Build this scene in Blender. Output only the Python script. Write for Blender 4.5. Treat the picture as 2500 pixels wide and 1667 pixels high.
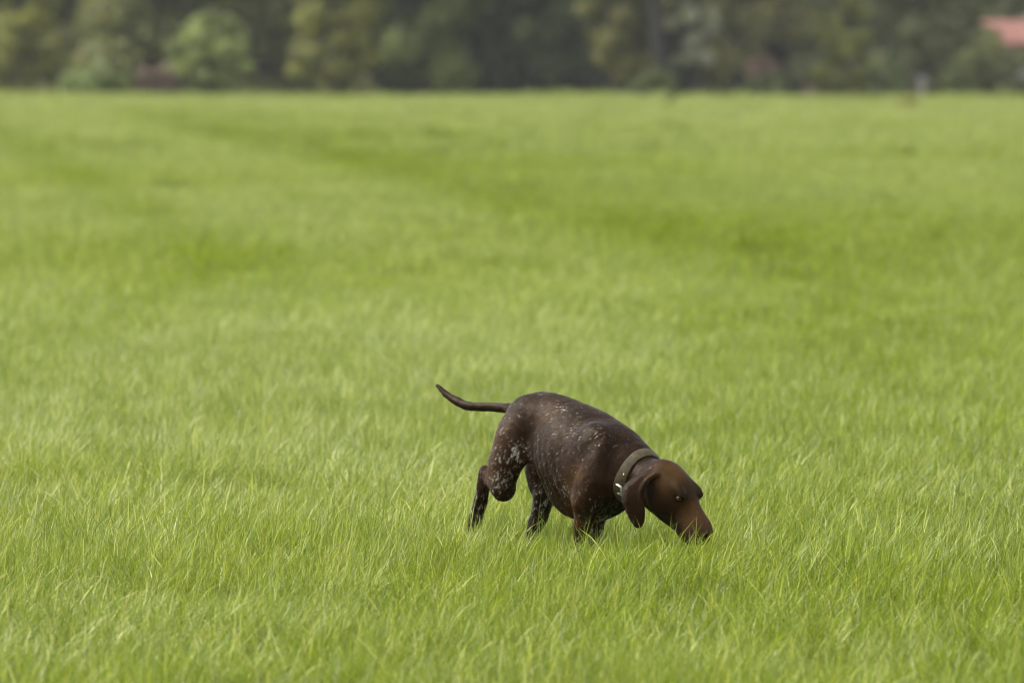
import bpy, math, random
import numpy as np
for o in list(bpy.data.objects): bpy.data.objects.remove(o)
scene = bpy.context.scene

# ---------------------------------------------------------------- camera
CAM_Z = 1.575
cam = bpy.data.cameras.new('camera'); cam_ob = bpy.data.objects.new('camera', cam); scene.collection.objects.link(cam_ob)
cam.lens = 200; cam.sensor_width = 36; cam.clip_start = .5; cam.clip_end = 3000
cam_ob.location = (0, 0, CAM_Z); cam_ob.rotation_euler = (math.radians(90-3.044), 0, 0)
cam.dof.use_dof = True; cam.dof.focus_distance = 15.93; cam.dof.aperture_fstop = 4.1; cam.dof.aperture_blades = 9
scene.camera = cam_ob

# ---------------------------------------------------------------- sky and sun: bright overcast
SUN_EL, SUN_AZ = math.radians(56), math.radians(-80)      # high, from the left
world = bpy.data.worlds.new('World'); scene.world = world; world.use_nodes = True
wn = world.node_tree; bg = wn.nodes['Background']
sky = wn.nodes.new('ShaderNodeTexSky'); sky.sky_type = 'NISHITA'; sky.sun_disc = False
sky.sun_elevation = SUN_EL; sky.sun_rotation = SUN_AZ; sky.air_density = 1.0; sky.dust_density = 3.0
hs = wn.nodes.new('ShaderNodeHueSaturation'); hs.inputs['Saturation'].default_value = .12     # cloud cover greys the blue
wn.links.new(sky.outputs[0], hs.inputs['Color']); wn.links.new(hs.outputs[0], bg.inputs[0]); bg.inputs[1].default_value = .15
sun = bpy.data.lights.new('sun', 'SUN'); sun.energy = 1.4; sun.angle = math.radians(30); sun.color = (1, .96, .88)
sun_ob = bpy.data.objects.new('sun', sun); scene.collection.objects.link(sun_ob)
d_ = np.array([math.cos(SUN_EL)*math.sin(SUN_AZ), math.cos(SUN_EL)*math.cos(SUN_AZ), math.sin(SUN_EL)])
from mathutils import Vector
sun_ob.rotation_euler = Vector(d_).to_track_quat('Z', 'Y').to_euler()

vs = scene.view_settings
vs.view_transform = 'Standard'; vs.look = 'None'; vs.gamma = 1; vs.use_curve_mapping = False; vs.exposure = 1.45
scene.cycles.use_denoising = True; scene.cycles.use_adaptive_sampling = True; scene.cycles.adaptive_threshold = .026; scene.cycles.filter_width = 1.05; scene.cycles.adaptive_min_samples = 32
scene.cycles.max_bounces = 8; scene.cycles.transmission_bounces = 6; scene.cycles.diffuse_bounces = 4; scene.cycles.volume_bounces = 1
C = bpy.context.scene.collection
def empty(name, loc=(0,0,0), rz=0):
    o = bpy.data.objects.new(name, None); C.objects.link(o); o.location = loc; o.rotation_euler = (0,0,rz)
    o.empty_display_size = .2
    return o
def tag(o, label=None, cat=None, group=None, kind=None):
    if label: o['label'] = label
    if cat: o['category'] = cat
    if group: o['group'] = group
    if kind: o['kind'] = kind
    return o
def mesh_np(name, V, Q, mat=None, parent=None, smooth=True, attrs=None):
    """one mesh object from numpy arrays; Q is an (n,3) or (n,4) index array"""
    V = np.asarray(V, np.float32); Q = np.asarray(Q, np.int32)
    me = bpy.data.meshes.new(name)
    n, k = Q.shape
    me.vertices.add(len(V)); me.vertices.foreach_set('co', V.ravel())
    me.loops.add(n*k); me.loops.foreach_set('vertex_index', Q.ravel())
    me.polygons.add(n); me.polygons.foreach_set('loop_start', np.arange(0, n*k, k, dtype=np.int32))
    me.update(calc_edges=True)
    me.polygons.foreach_set('use_smooth', np.full(n, smooth, bool))
    for key, (dom, typ, val) in (attrs or {}).items():
        a = me.attributes.new(key, typ, dom)
        a.data.foreach_set('color' if 'COLOR' in typ else 'value', np.asarray(val, np.float32).ravel())
    if mat: me.materials.append(mat)
    o = bpy.data.objects.new(name, me); C.objects.link(o)
    if parent: o.parent = parent
    return o
# ---------------------------------------------------------------- materials
M = {}
def new_mat(key):
    m = bpy.data.materials.new(key); m.use_nodes = True; M[key] = m
    nt = m.node_tree; b = nt.nodes['Principled BSDF']
    return m, nt, b
def node(nt, typ, **kw):
    n = nt.nodes.new(typ)
    for k, v in kw.items(): setattr(n, k, v)
    return n
def setin(n, **kw):
    for k, v in kw.items(): n.inputs[k.replace('_', ' ')].default_value = v
def attr_col(nt, name='col'):
    return node(nt, 'ShaderNodeAttribute', attribute_name=name)
def noise(nt, scale, detail=4, rough=.55, coord=None, dist=0):
    n = node(nt, 'ShaderNodeTexNoise'); setin(n, Scale=scale, Detail=detail, Roughness=rough, Distortion=dist)
    if coord is not None: nt.links.new(coord, n.inputs['Vector'])
    return n
def ramp(nt, fac, stops):
    r = node(nt, 'ShaderNodeValToRGB'); e = r.color_ramp.elements
    while len(e) < len(stops): e.new(.5)
    for el, (p, c) in zip(e, stops): el.position = p; el.color = (*c, 1) if len(c) == 3 else c
    nt.links.new(fac, r.inputs[0]); return r
def bump(nt, b, h, strength=.3, dist=.01):
    bp = node(nt, 'ShaderNodeBump'); setin(bp, Strength=strength, Distance=dist)
    nt.links.new(h, bp.inputs['Height']); nt.links.new(bp.outputs[0], b.inputs['Normal'])
def mul_rgb(nt, a, b, fac=1., mode='MULTIPLY'):
    m = node(nt, 'ShaderNodeMix', data_type='RGBA', blend_type=mode)
    m.inputs['Factor'].default_value = fac
    for s, v in ((6, a), (7, b)):
        if isinstance(v, tuple): m.inputs[s].default_value = (*v, 1)
        else: nt.links.new(v, m.inputs[s])
    return m.outputs[2]

def dog_mats():
    for key, rough, spec in (('dog', .6, .05), ('coat', .40, .13)):
        m, nt, b = new_mat(key)
        c = attr_col(nt); nt.links.new(c.outputs['Color'], b.inputs['Base Color'])
        setin(b, Roughness=rough); b.inputs['Specular IOR Level'].default_value = spec; b.inputs['Specular Tint'].default_value = (1, .76, .54, 1)
        
        if key == 'dog':
            g = node(nt, 'ShaderNodeTexCoord')
            n = noise(nt, 260, 3, .6, g.outputs['Object'])
            bump(nt, b, n.outputs[0], .35, .004)
    m, nt, b = new_mat('eye')
    c = attr_col(nt); nt.links.new(c.outputs['Color'], b.inputs['Base Color']); setin(b, Roughness=.12); b.inputs['Specular IOR Level'].default_value = .3
    m, nt, b = new_mat('leather')
    g = node(nt, 'ShaderNodeTexCoord'); n = noise(nt, 60, 5, .6, g.outputs['Object'])
    r = ramp(nt, n.outputs[0], [(.3, (.026, .020, .010)), (.6, (.056, .043, .021)), (.8, (.10, .080, .043))])
    nt.links.new(r.outputs[0], b.inputs['Base Color']); setin(b, Roughness=.6); b.inputs['Specular IOR Level'].default_value = .15; bump(nt, b, n.outputs[0], .25, .003)
    m, nt, b = new_mat('steel'); setin(b, Metallic=1., Roughness=.28); b.inputs['Base Color'].default_value = (.8, .79, .76, 1)
    m, nt, b = new_mat('brass'); setin(b, Metallic=1., Roughness=.35); b.inputs['Base Color'].default_value = (.65, .45, .16, 1)
dog_mats()
def field_tint(nt):
    """colour of the sward over the field: lusher along the tram lines and in hollows, paler on the swells (world position)"""
    g = node(nt, 'ShaderNodeNewGeometry')
    mp = node(nt, 'ShaderNodeMapping'); mp.inputs['Scale'].default_value = (.55, .16, 0); mp.inputs['Rotation'].default_value = (0, 0, math.radians(8))
    nt.links.new(g.outputs['Position'], mp.inputs['Vector'])
    n1 = noise(nt, .9, 4, .6, mp.outputs[0])
    mp2 = node(nt, 'ShaderNodeMapping'); mp2.inputs['Scale'].default_value = (1.6, .8, 0)
    nt.links.new(g.outputs['Position'], mp2.inputs['Vector'])
    n2 = noise(nt, 1.1, 3, .6, mp2.outputs[0])
    s = node(nt, 'ShaderNodeSeparateXYZ'); nt.links.new(g.outputs['Position'], s.inputs[0])
    def math_(op, a, b=None):
        m = node(nt, 'ShaderNodeMath', operation=op)
        for q, v in enumerate((a, b)):
            if v is None: continue
            if isinstance(v, (int, float)): m.inputs[q].default_value = v
            else: nt.links.new(v, m.inputs[q])
        return m.outputs[0]
    # distance to the edge of the lush strip, x = 1.3 - .115 (y - 36) beyond 36 m
    xl = math_('ADD', s.outputs[0], math_('MULTIPLY', math_('MAXIMUM', math_('SUBTRACT', s.outputs[1], 36), 0), .115)); xl = math_('SUBTRACT', xl, 1.3); xl = math_('ADD', xl, math_('MULTIPLY', math_('MAXIMUM', math_('SUBTRACT', 36, s.outputs[1]), 0), .042))
    w1 = math_('MULTIPLY', math_('SUBTRACT', n2.outputs[0], .5), .7); xl = math_('ADD', xl, w1)
    def band(off, width):
        q = math_('DIVIDE', math_('SUBTRACT', xl, off), width); q = math_('MULTIPLY', q, q); return math_('POWER', 2.718, math_('MULTIPLY', q, -1))
    edge = node(nt, 'ShaderNodeMapRange', interpolation_type='SMOOTHSTEP'); edge.inputs[1].default_value = -.7; edge.inputs[2].default_value = .7; nt.links.new(xl, edge.inputs[0])
    tl = math_('MULTIPLY', edge.outputs[0], math_('POWER', 2.718, math_('MULTIPLY', math_('MAXIMUM', xl, 0), -.42)))
    tl = math_('MAXIMUM', tl, math_('MULTIPLY', band(-3.1, .35), .45))
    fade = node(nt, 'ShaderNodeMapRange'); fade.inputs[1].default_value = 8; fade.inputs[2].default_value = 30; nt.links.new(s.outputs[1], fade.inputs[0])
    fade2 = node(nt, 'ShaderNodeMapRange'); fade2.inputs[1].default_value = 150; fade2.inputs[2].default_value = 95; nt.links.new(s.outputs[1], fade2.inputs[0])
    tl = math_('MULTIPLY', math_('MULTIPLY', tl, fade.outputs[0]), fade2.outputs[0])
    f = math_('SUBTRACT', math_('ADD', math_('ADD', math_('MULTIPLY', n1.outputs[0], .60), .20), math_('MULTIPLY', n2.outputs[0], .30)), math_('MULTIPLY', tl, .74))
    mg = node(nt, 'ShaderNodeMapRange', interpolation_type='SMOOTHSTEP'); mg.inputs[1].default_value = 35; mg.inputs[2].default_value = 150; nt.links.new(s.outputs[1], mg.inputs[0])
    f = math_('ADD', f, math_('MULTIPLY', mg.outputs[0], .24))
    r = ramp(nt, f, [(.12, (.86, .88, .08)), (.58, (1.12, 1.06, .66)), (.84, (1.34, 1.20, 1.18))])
    return r.outputs[0]
def grass_mat():
    m, nt, b = new_mat('grass')
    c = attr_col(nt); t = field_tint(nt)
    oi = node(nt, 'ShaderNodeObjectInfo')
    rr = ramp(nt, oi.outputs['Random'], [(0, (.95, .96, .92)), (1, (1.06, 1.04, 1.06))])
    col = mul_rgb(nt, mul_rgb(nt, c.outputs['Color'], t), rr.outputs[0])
    nt.links.new(col, b.inputs['Base Color']); setin(b, Roughness=.36); b.inputs['Specular IOR Level'].default_value = .36
    tr = node(nt, 'ShaderNodeBsdfTranslucent'); nt.links.new(mul_rgb(nt, col, (1.05, 1.10, .55)), tr.inputs[0])
    mx = node(nt, 'ShaderNodeMixShader'); mx.inputs[0].default_value = .38
    nt.links.new(b.outputs[0], mx.inputs[1]); nt.links.new(tr.outputs[0], mx.inputs[2])
    nt.links.new(mx.outputs[0], nt.nodes['Material Output'].inputs[0])
    m, nt, b = new_mat('ground')
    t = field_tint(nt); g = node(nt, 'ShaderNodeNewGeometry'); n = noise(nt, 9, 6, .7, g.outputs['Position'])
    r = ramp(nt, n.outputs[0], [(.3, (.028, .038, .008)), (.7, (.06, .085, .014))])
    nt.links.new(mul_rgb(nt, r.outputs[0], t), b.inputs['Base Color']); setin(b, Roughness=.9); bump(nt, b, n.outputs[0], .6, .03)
def leaf_mat(key, spec=.3):
    m, nt, b = new_mat(key)
    c = attr_col(nt)
    nt.links.new(c.outputs['Color'], b.inputs['Base Color']); setin(b, Roughness=.55); b.inputs['Specular IOR Level'].default_value = spec
    tr = node(nt, 'ShaderNodeBsdfTranslucent'); nt.links.new(mul_rgb(nt, c.outputs['Color'], (1.0, 1.1, .5)), tr.inputs[0])
    mx = node(nt, 'ShaderNodeMixShader'); mx.inputs[0].default_value = .3
    nt.links.new(b.outputs[0], mx.inputs[1]); nt.links.new(tr.outputs[0], mx.inputs[2]); nt.links.new(mx.outputs[0], nt.nodes['Material Output'].inputs[0])
def plain(key, stops, scale, rough=.8, bs=.4, bd=.02):
    m, nt, b = new_mat(key); g = node(nt, 'ShaderNodeTexCoord'); n = noise(nt, scale, 6, .65, g.outputs['Object'])
    r = ramp(nt, n.outputs[0], stops); nt.links.new(r.outputs[0], b.inputs['Base Color']); setin(b, Roughness=rough); bump(nt, b, n.outputs[0], bs, bd)
grass_mat(); leaf_mat('leaf')
plain('bark', [(.3, (.010, .009, .007)), (.7, (.024, .021, .017))], 7)
plain('roof', [(.3, (.125, .038, .025)), (.7, (.17, .060, .042))], 3)
plain('plaster', [(.3, (.36, .35, .32)), (.7, (.44, .43, .40))], 2)
plain('postpaint', [(.3, (.28, .26, .235)), (.7, (.36, .335, .31))], 6)
plain('brick', [(.3, (.24, .10, .07)), (.7, (.34, .17, .12))], 8)
plain('dark_wood', [(.3, (.05, .035, .025)), (.7, (.09, .065, .045))], 6)
m, nt, b = new_mat('glass'); setin(b, Roughness=.06); b.inputs['Base Color'].default_value = (.03, .035, .04, 1)
# ---------------------------------------------------------------- ground
F_PX = 200/36      # image widths per radian; used only to size the patch of grass that can be seen
def tz(x, y):
    """height of the ground: level by the dog, gentle swells further out, falling away behind the tree line"""
    x = np.asarray(x, float); y = np.asarray(y, float)
    a = np.clip((y-24)/60, 0, 1)
    z = a*(.022*np.sin(y*.115+.25*np.sin(x*.31)+x*.05)+.03*np.sin(y*.061+x*.14+1.3)+.015*np.sin(x*.42-y*.033))
    z = z-.0045*np.clip(x, -25, 25)*np.clip((y-60)/110, 0, 1)
    z = z-.34*np.clip((y-45)/125, 0, 1)**1.2
    t = np.clip((y-179)/26, 0, 1); z = z-2.1*t*t*(3-2*t)
    # tram line pressed in by wheels
    for off in (.3, 2.2):
        d = np.abs(x-(1.3-.115*np.maximum(0, y-36)+off))
        z = z-.02*np.exp(-(d/.35)**2)*np.clip((y-22)/10, 0, 1)*np.clip((150-y)/30, 0, 1)
    return z
def grid_axis(pts):
    out = []
    for (a, b, st) in pts: out += list(np.arange(a, b, st))
    return np.array(out+[pts[-1][1]])
gx = grid_axis([(-420, -60, 24), (-60, -24, 4), (-24, 24, .8), (24, 60, 4), (60, 420, 24)])
gy = grid_axis([(-120, 0, 12), (0, 30, 2), (30, 180, 1.0), (180, 230, 3), (230, 1500, 60)])
GX, GY = np.meshgrid(gx, gy, indexing='ij'); GZ = tz(GX, GY)
ny = len(gy); i, j = np.meshgrid(np.arange(len(gx)-1), np.arange(ny-1), indexing='ij'); k = (i*ny+j).ravel()
ground = mesh_np('ground', np.stack([GX, GY, GZ], -1).reshape(-1, 3), np.stack([k, k+ny, k+ny+1, k+1], 1), M['ground'])
tag(ground, 'flat grass field', kind='structure')

# ---------------------------------------------------------------- grass: patches of real blades, scattered as one mass
def blade_patch(name, size, n, length, width, segs, seed, lean=.5, mat='grass'):
    rng = np.random.default_rng(seed)
    P = rng.uniform(-size/2, size/2, (n, 2))
    az = rng.normal(0, .8, n); wild = rng.random(n) < .5; az[wild] = rng.uniform(-math.pi, math.pi, wild.sum())
    L = rng.uniform(*length, n)*rng.choice([.7, 1, 1, 1.12], n); W = rng.uniform(*width, n)
    th0 = np.abs(rng.normal(.10, .16, n)); bend = np.abs(rng.normal(lean, .40, n)); droop = rng.random(n) < .18
    bend[droop] += rng.uniform(.7, 1.5, droop.sum())
    cr, sr = np.cos(az), np.sin(az)
    face = az+math.pi/2+rng.normal(0, .7, n)
    pos = np.zeros((n, 3)); pos[:, :2] = P; V = []; ang = th0.copy()
    tz_ = np.linspace(0, 1, segs+1)
    for s_ in range(segs+1):
        t = tz_[s_]; w = W*(1-.25*t) if s_ < segs else W*0
        if s_ == segs-1: w = W*.62
        off = np.stack([np.cos(face)*w/2, np.sin(face)*w/2, 0*w], 1)
        if s_ < segs: V += [pos-off, pos+off]
        else: V += [pos.copy()]
        st = L/segs
        pos = pos+np.stack([np.sin(ang)*cr, np.sin(ang)*sr, np.cos(ang)], 1)*st[:, None]
        ang = ang+bend/segs*(1+.8*t)
    nv = len(V); VV = np.stack(V, 1).reshape(-1, 3)
    tri = []
    for s_ in range(segs-1):
        a = 2*s_; tri += [[a, a+1, a+3], [a, a+3, a+2]]
    a = 2*(segs-1); tri.append([a, a+1, a+2])
    Q = (np.array(tri)[None]+(np.arange(n)*nv)[:, None, None]).reshape(-1, 3)
    # blade colour: hue differs from blade to blade, paler to the tip, a few straw ones
    c0 = np.array([.080, .134, .007]); c1 = np.array([.172, .238, .042]); c2 = np.array([.325, .365, .150])
    m = (rng.random(n)**.8)[:, None]; base = c0*(1-m)+c1*m
    pale = (rng.random(n) < .18)[:, None]; base = np.where(pale, c2, base)
    straw = (rng.random(n) < .003)[:, None]; base = np.where(straw, [.42, .34, .14], base)
    base *= rng.uniform(.68, 1.28, n)[:, None]
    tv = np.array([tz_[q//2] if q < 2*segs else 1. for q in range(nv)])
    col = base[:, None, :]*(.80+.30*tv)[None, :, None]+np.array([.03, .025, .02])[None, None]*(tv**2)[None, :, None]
    col = np.concatenate([col.reshape(-1, 3), np.ones((n*nv, 1))], 1)
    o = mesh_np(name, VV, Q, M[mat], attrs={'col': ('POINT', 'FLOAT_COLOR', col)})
    C.objects.unlink(o); return o
patches = bpy.data.collections.new('grass_patches')
NEAR_N, MID_N, FAR_N = 8, 4, 4
for q in range(NEAR_N): patches.objects.link(blade_patch('patch_%02d' % q, .32, 780, (.150, .228), (.0016, .0039), 5, 10+q, lean=.60+.16*(q % 4)))
for q in range(MID_N): patches.objects.link(blade_patch('patch_%02d' % (20+q), .62, 1000, (.13, .215), (.003, .0065), 4, 40+q))
for q in range(FAR_N): patches.objects.link(blade_patch('patch_%02d' % (40+q), 1.15, 1000, (.13, .21), (.007, .014), 3, 60+q))

def scatter():
    rng = np.random.default_rng(7)
    P, R, S, I = [], [], [], []
    def ring(y0, y1, step, lo, n, marg):
        y = y0
        while y < y1:
            hw = y*.09*1.03+marg
            xs = np.arange(-hw, hw, step)
            x = xs+rng.uniform(-.5, .5, len(xs))*step; yy = y+rng.uniform(-.5, .5, len(xs))*step
            # direction the wind has combed the blades, slowly turning over the field
            comb = .6*np.sin(x*.8+yy*.35)+.9*np.sin(yy*.23-x*.3+2)+.3
            d = np.minimum(np.abs(x-(1.6-.115*np.maximum(0, yy-36))), np.abs(x-(3.5-.115*np.maximum(0, yy-36))))
            sc = rng.uniform(.90, 1.10, len(xs))*(1+.03*np.sin(x*1.7+yy*.9)*np.sin(yy*1.3-x*.6))
            sc = sc*np.where((d < .3) & (yy > 24), .93, 1)
            # trodden where the dog stands
            dd = np.hypot((x-.28)/.62, (yy-15.95)/.75); sc = sc*np.where(dd < 1, .97, 1)*np.where((np.abs(x-.62) < .35) & (np.abs(yy-15.25) < .4), 1.12, 1)*np.where((np.abs(x+.22) < .25) & (np.abs(yy-16.1) < .5), 1.12, 1)
            sc = sc*np.where(yy > 173.5, rng.uniform(.9, 1.25, len(xs)), 1)
            tilt = .06*np.sin(x*1.1+yy*.7)+rng.normal(0, .07, len(xs))
            P.append(np.stack([x, yy, tz(x, yy)], 1))
            R.append(np.stack([tilt*.6, tilt, comb+rng.normal(0, .6, len(xs))], 1))
            S.append(sc); I.append(lo+rng.integers(0, n, len(xs)))
            y += step
    ring(10.8, 34, .24, 0, NEAR_N, 1.2)
    ring(33.8, 70, .46, NEAR_N, MID_N, 1.8)
    ring(69.6, 179, .92, NEAR_N+MID_N, FAR_N, 4)
    return [np.concatenate(a) for a in (P, R, S, I)]
GP, GR, GS, GI = scatter()
gm = bpy.data.meshes.new('grass'); gm.vertices.add(len(GP)); gm.vertices.foreach_set('co', GP.astype(np.float32).ravel())
for nm, typ, val, f in (('rot', 'FLOAT_VECTOR', GR, 'vector'), ('sc', 'FLOAT', GS, 'value'), ('pick', 'INT', GI, 'value')):
    a = gm.attributes.new(nm, typ, 'POINT'); a.data.foreach_set(f, (val.astype(np.int32) if typ == 'INT' else val.astype(np.float32)).ravel())
grass = bpy.data.objects.new('grass', gm); C.objects.link(grass)
tag(grass, 'dense bright green meadow grass covering the field', 'grass', kind='stuff')
ng = bpy.data.node_groups.new('grass_scatter', 'GeometryNodeTree')
ng.interface.new_socket('Geometry', in_out='INPUT', socket_type='NodeSocketGeometry'); ng.interface.new_socket('Geometry', in_out='OUTPUT', socket_type='NodeSocketGeometry')
def gnode(t, **kw):
    n = ng.nodes.new(t)
    for k_, v_ in kw.items(): setattr(n, k_, v_)
    return n
gi, go = gnode('NodeGroupInput'), gnode('NodeGroupOutput'); iop = gnode('GeometryNodeInstanceOnPoints'); ci = gnode('GeometryNodeCollectionInfo')
ci.inputs['Collection'].default_value = patches; ci.inputs['Separate Children'].default_value = True; ci.inputs['Reset Children'].default_value = True
iop.inputs['Pick Instance'].default_value = True
def gattr(nm, typ):
    n = gnode('GeometryNodeInputNamedAttribute', data_type=typ); n.inputs[0].default_value = nm; return n.outputs[0]
ng.links.new(gi.outputs[0], iop.inputs['Points']); ng.links.new(ci.outputs[0], iop.inputs['Instance'])
ng.links.new(gattr('pick', 'INT'), iop.inputs['Instance Index']); ng.links.new(gattr('rot', 'FLOAT_VECTOR'), iop.inputs['Rotation'])
ng.links.new(gattr('sc', 'FLOAT'), iop.inputs['Scale']); ng.links.new(iop.outputs[0], go.inputs[0])
md = grass.modifiers.new('scatter', 'NODES'); md.node_group = ng
print('grass instances', len(GP))
# ---------------------------------------------------------------- trees and bushes at the far edge of the field
def px(p, y): return (p-1250)/13889.*y
def limb_tubes(segs, n=7):
    V, Q = [], []
    for (a, b, ra, rb) in segs:
        a = np.array(a, float); b = np.array(b, float); d = b-a; d /= np.linalg.norm(d)+1e-9
        u = np.cross(d, [.31, .77, .2]); u /= np.linalg.norm(u); w = np.cross(d, u); o = len(V)
        mid = (a+b)/2+u*np.linalg.norm(b-a)*.04; rm = (ra+rb)/2
        for c, r in ((a, ra), (mid, rm), (b, rb)):
            V += [c+(u*math.cos(2*math.pi*k/n)+w*math.sin(2*math.pi*k/n))*r for k in range(n)]
        for s in range(2): Q += [[o+s*n+k, o+s*n+(k+1) % n, o+(s+1)*n+(k+1) % n, o+(s+1)*n+k] for k in range(n)]
    return np.array(V), np.array(Q)
def leaves(rng, blobs, n, size, col, var=.25, droop=.35):
    """leaf-sized faces in the outer shell of each clump"""
    blobs = np.array(blobs); vol = (blobs[:, 3]*blobs[:, 4]*blobs[:, 5])**(2/3); w = vol/vol.sum()
    k = rng.choice(len(blobs), n, p=w); bc = blobs[k]
    d = rng.normal(0, 1, (n, 3)); d /= np.linalg.norm(d, axis=1)[:, None]
    rad = rng.uniform(.35, 1, n)**.45*(1+.10*rng.normal(0, 1, n))
    P = bc[:, :3]+d*bc[:, 3:6]*rad[:, None]
    nrm = d+rng.normal(0, .55, (n, 3)); nrm[:, 2] += droop; nrm /= np.linalg.norm(nrm, axis=1)[:, None]
    u = np.cross(nrm, rng.normal(0, 1, (n, 3))); u /= np.linalg.norm(u, axis=1)[:, None]; v = np.cross(nrm, u)
    s = rng.uniform(.6, 1.3, n)*size
    a = u*s[:, None]; b = v*(s*.62)[:, None]; bn = nrm*(s*.18)[:, None]
    V = np.stack([P-a, P-b*1.0-bn, P+a, P+b-bn], 1).reshape(-1, 3)
    Q = np.arange(4*n).reshape(-1, 4)
    tint = rng.uniform(1-var, 1+var, len(blobs))[k]*rng.uniform(.8, 1.2, n)
    c = np.array(col)[None]*tint[:, None]; yel = rng.random(n) < .06; c[yel] *= np.array([1.5, 1.25, .9])
    keep = V.reshape(-1, 4, 3)
    return V, Q, np.concatenate([np.repeat(c, 4, 0), np.ones((4*n, 1))], 1)
def plant(name, label, cat, x, y, H, R, base, col, n, size, trunk=.12, nb=26, seed=0, group=None, squash=.8, low=None, var=.25, skirt=0, bf=1., rag=0):
    """trunk with limbs, crown of leaf clumps from height `base` to H, radius R"""
    rng = np.random.default_rng(seed)
    z0 = float(tz(x, y)); root = empty(name, (x, y, z0)); tag(root, label, cat, group)
    ch = H-base; blobs = []; segs = []
    top = np.array([rng.normal(0, .05)*H, rng.normal(0, .05)*H, H*.82])
    if trunk:
        kn = [np.zeros(3)-np.array([0, 0, .15]), top*.35+rng.normal(0, .02, 3)*H*np.array([1, 1, 0]), top*.7, top]
        rr = [trunk*1.25, trunk*.85, trunk*.5, trunk*.16]
        for q in range(3): segs.append((kn[q], kn[q+1], rr[q], rr[q+1]))
    for q in range(nb):
        f = (q+.5)/nb; h = base+ch*(f**.85)
        prof = max(skirt if f < .6 else 0, math.sin(math.pi*min(.97, .16+.80*f))**.7)
        a = q*2.39996+rng.normal(0, .4); rr_ = R*prof*rng.uniform(.35, .92)*(1+rag*rng.normal())
        c = np.array([math.cos(a)*rr_, math.sin(a)*rr_, h+rng.normal(0, .04)*ch]); br = bf*R*rng.uniform(.24, .42)*(.6+.4*prof)
        blobs.append([*c, br, br, br*squash])
        if trunk and q % 2 == 0:
            t0 = top*min(.9, max(.15, (h-.12*ch)/max(.1, top[2])*.9)); segs.append((t0, c, trunk*.32, trunk*.08))
    if low:
        for (bx, by, bz, br) in low: blobs.append([bx, by, bz, br, br, br*squash])
    if segs:
        V, Q = limb_tubes(segs); mesh_np('trunk', V, Q, M['bark'], root)
    blobs = [b for b in blobs]
    for b in blobs: b[2] = max(b[2], b[5]*.7)
    V, Q, cc = leaves(rng, blobs, n, size, col, var)
    mesh_np('crown', V, Q, M['leaf'], root, smooth=False, attrs={'col': ('POINT', 'FLOAT_COLOR', cc)})
    return root
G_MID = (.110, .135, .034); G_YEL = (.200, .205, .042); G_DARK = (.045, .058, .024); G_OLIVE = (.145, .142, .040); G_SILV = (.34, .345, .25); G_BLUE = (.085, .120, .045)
WOOD = 'trees of the wood behind the field'
BUSH = 'bushes along the field edge'
# front row, left to right
plant('broadleaf_tree', 'light green broad tree at the left end of the tree line', 'tree', px(50, 178), 178, 7.5, 1.65, .1, (.25, .255, .055), 12000, .11, .16, 68, 1, WOOD, skirt=.8, var=.38, bf=.8, rag=.3)
plant('bush', 'low green mound of a bush at the left, in front of dark trees', 'bush', px(230, 175.5), 175.5, .95, 1.35, .0, (.165, .21, .065), 3500, .07, 0, 16, 2, BUSH, .6, var=.32, bf=.85, rag=.25)
plant('bush', 'small reddish brown bush beside the rounded bright green bush', 'bush', px(385, 176), 176, 1.0, .85, .0, (.165, .115, .085), 2600, .06, 0, 12, 3, BUSH, .8, var=.32, bf=.85, rag=.25)
plant('bush', 'rounded bright green bush standing clear of the dark wood on the left', 'bush', px(515, 177), 177, 2.55, 1.25, .0, (.21, .25, .075), 9000, .08, .06, 40, 4, BUSH, var=.32, bf=.85, rag=.25)
plant('broadleaf_tree', 'yellow green leafy tree with pale clumps, left of the dark opening', 'tree', px(825, 178.5), 178.5, 6.2, 1.55, .1, G_YEL, 10000, .10, .11, 76, 5, WOOD, skirt=.8, var=.38, bf=.8, rag=.3)
plant('bush', 'small yellowish bush at the foot of the yellow green tree', 'bush', px(900, 175.5), 175.5, .75, .45, .0, (.15, .15, .06), 1200, .06, 0, 8, 6, BUSH, var=.32, bf=.85, rag=.25)
plant('broadleaf_tree', 'dark tree with light hanging foliage over the left of the dark opening', 'tree', px(1060, 187), 187, 11, 3.2, 1.5, G_MID, 14000, .14, .1, 92, 7, WOOD, low=[(-.2, -1.5, 2.5, .6), (.1, -1.6, 3.0, .7)], var=.38, bf=.8, rag=.3)
plant('broadleaf_tree', 'bluish green tree hanging over the middle of the dark opening', 'tree', px(1310, 187), 187, 10.5, 3.0, 1.4, G_BLUE, 14000, .14, .1, 92, 8, WOOD, low=[(-.4, -1.6, 2.7, .6), (.5, -1.6, 2.6, .55)], var=.38, bf=.8, rag=.3)
plant('broadleaf_tree', 'olive green tree at the right edge of the dark opening', 'tree', px(1510, 182), 182, 8, 1.5, .6, G_OLIVE, 11000, .11, .14, 80, 9, WOOD, low=[(.5, -.6, 1.2, .45), (-.3, -.8, 1.9, .5)], var=.38, bf=.8, rag=.3)
plant('broadleaf_tree', 'tall tree with a thick dark bare trunk beside the silvery tree', 'tree', px(1634, 179.5), 179.5, 13, 3.2, 3.8, G_DARK, 9000, .15, .22, 30, 10, WOOD)
plant('willow_tree', 'silvery grey leaved tree right of the dark trunk', 'tree', px(1700, 180), 180, 7, 1.0, .95, G_SILV, 6500, .10, .09, 56, 11, WOOD, skirt=.8, var=.38, bf=.8, rag=.3)
plant('broadleaf_tree', 'brownish green tree behind the pink flowering bush', 'tree', px(1800, 184), 184, 8.5, 2.3, .2, (.165, .162, .058), 9000, .12, .17, 68, 12, WOOD, skirt=.8, var=.38, bf=.8, rag=.3)
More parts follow.
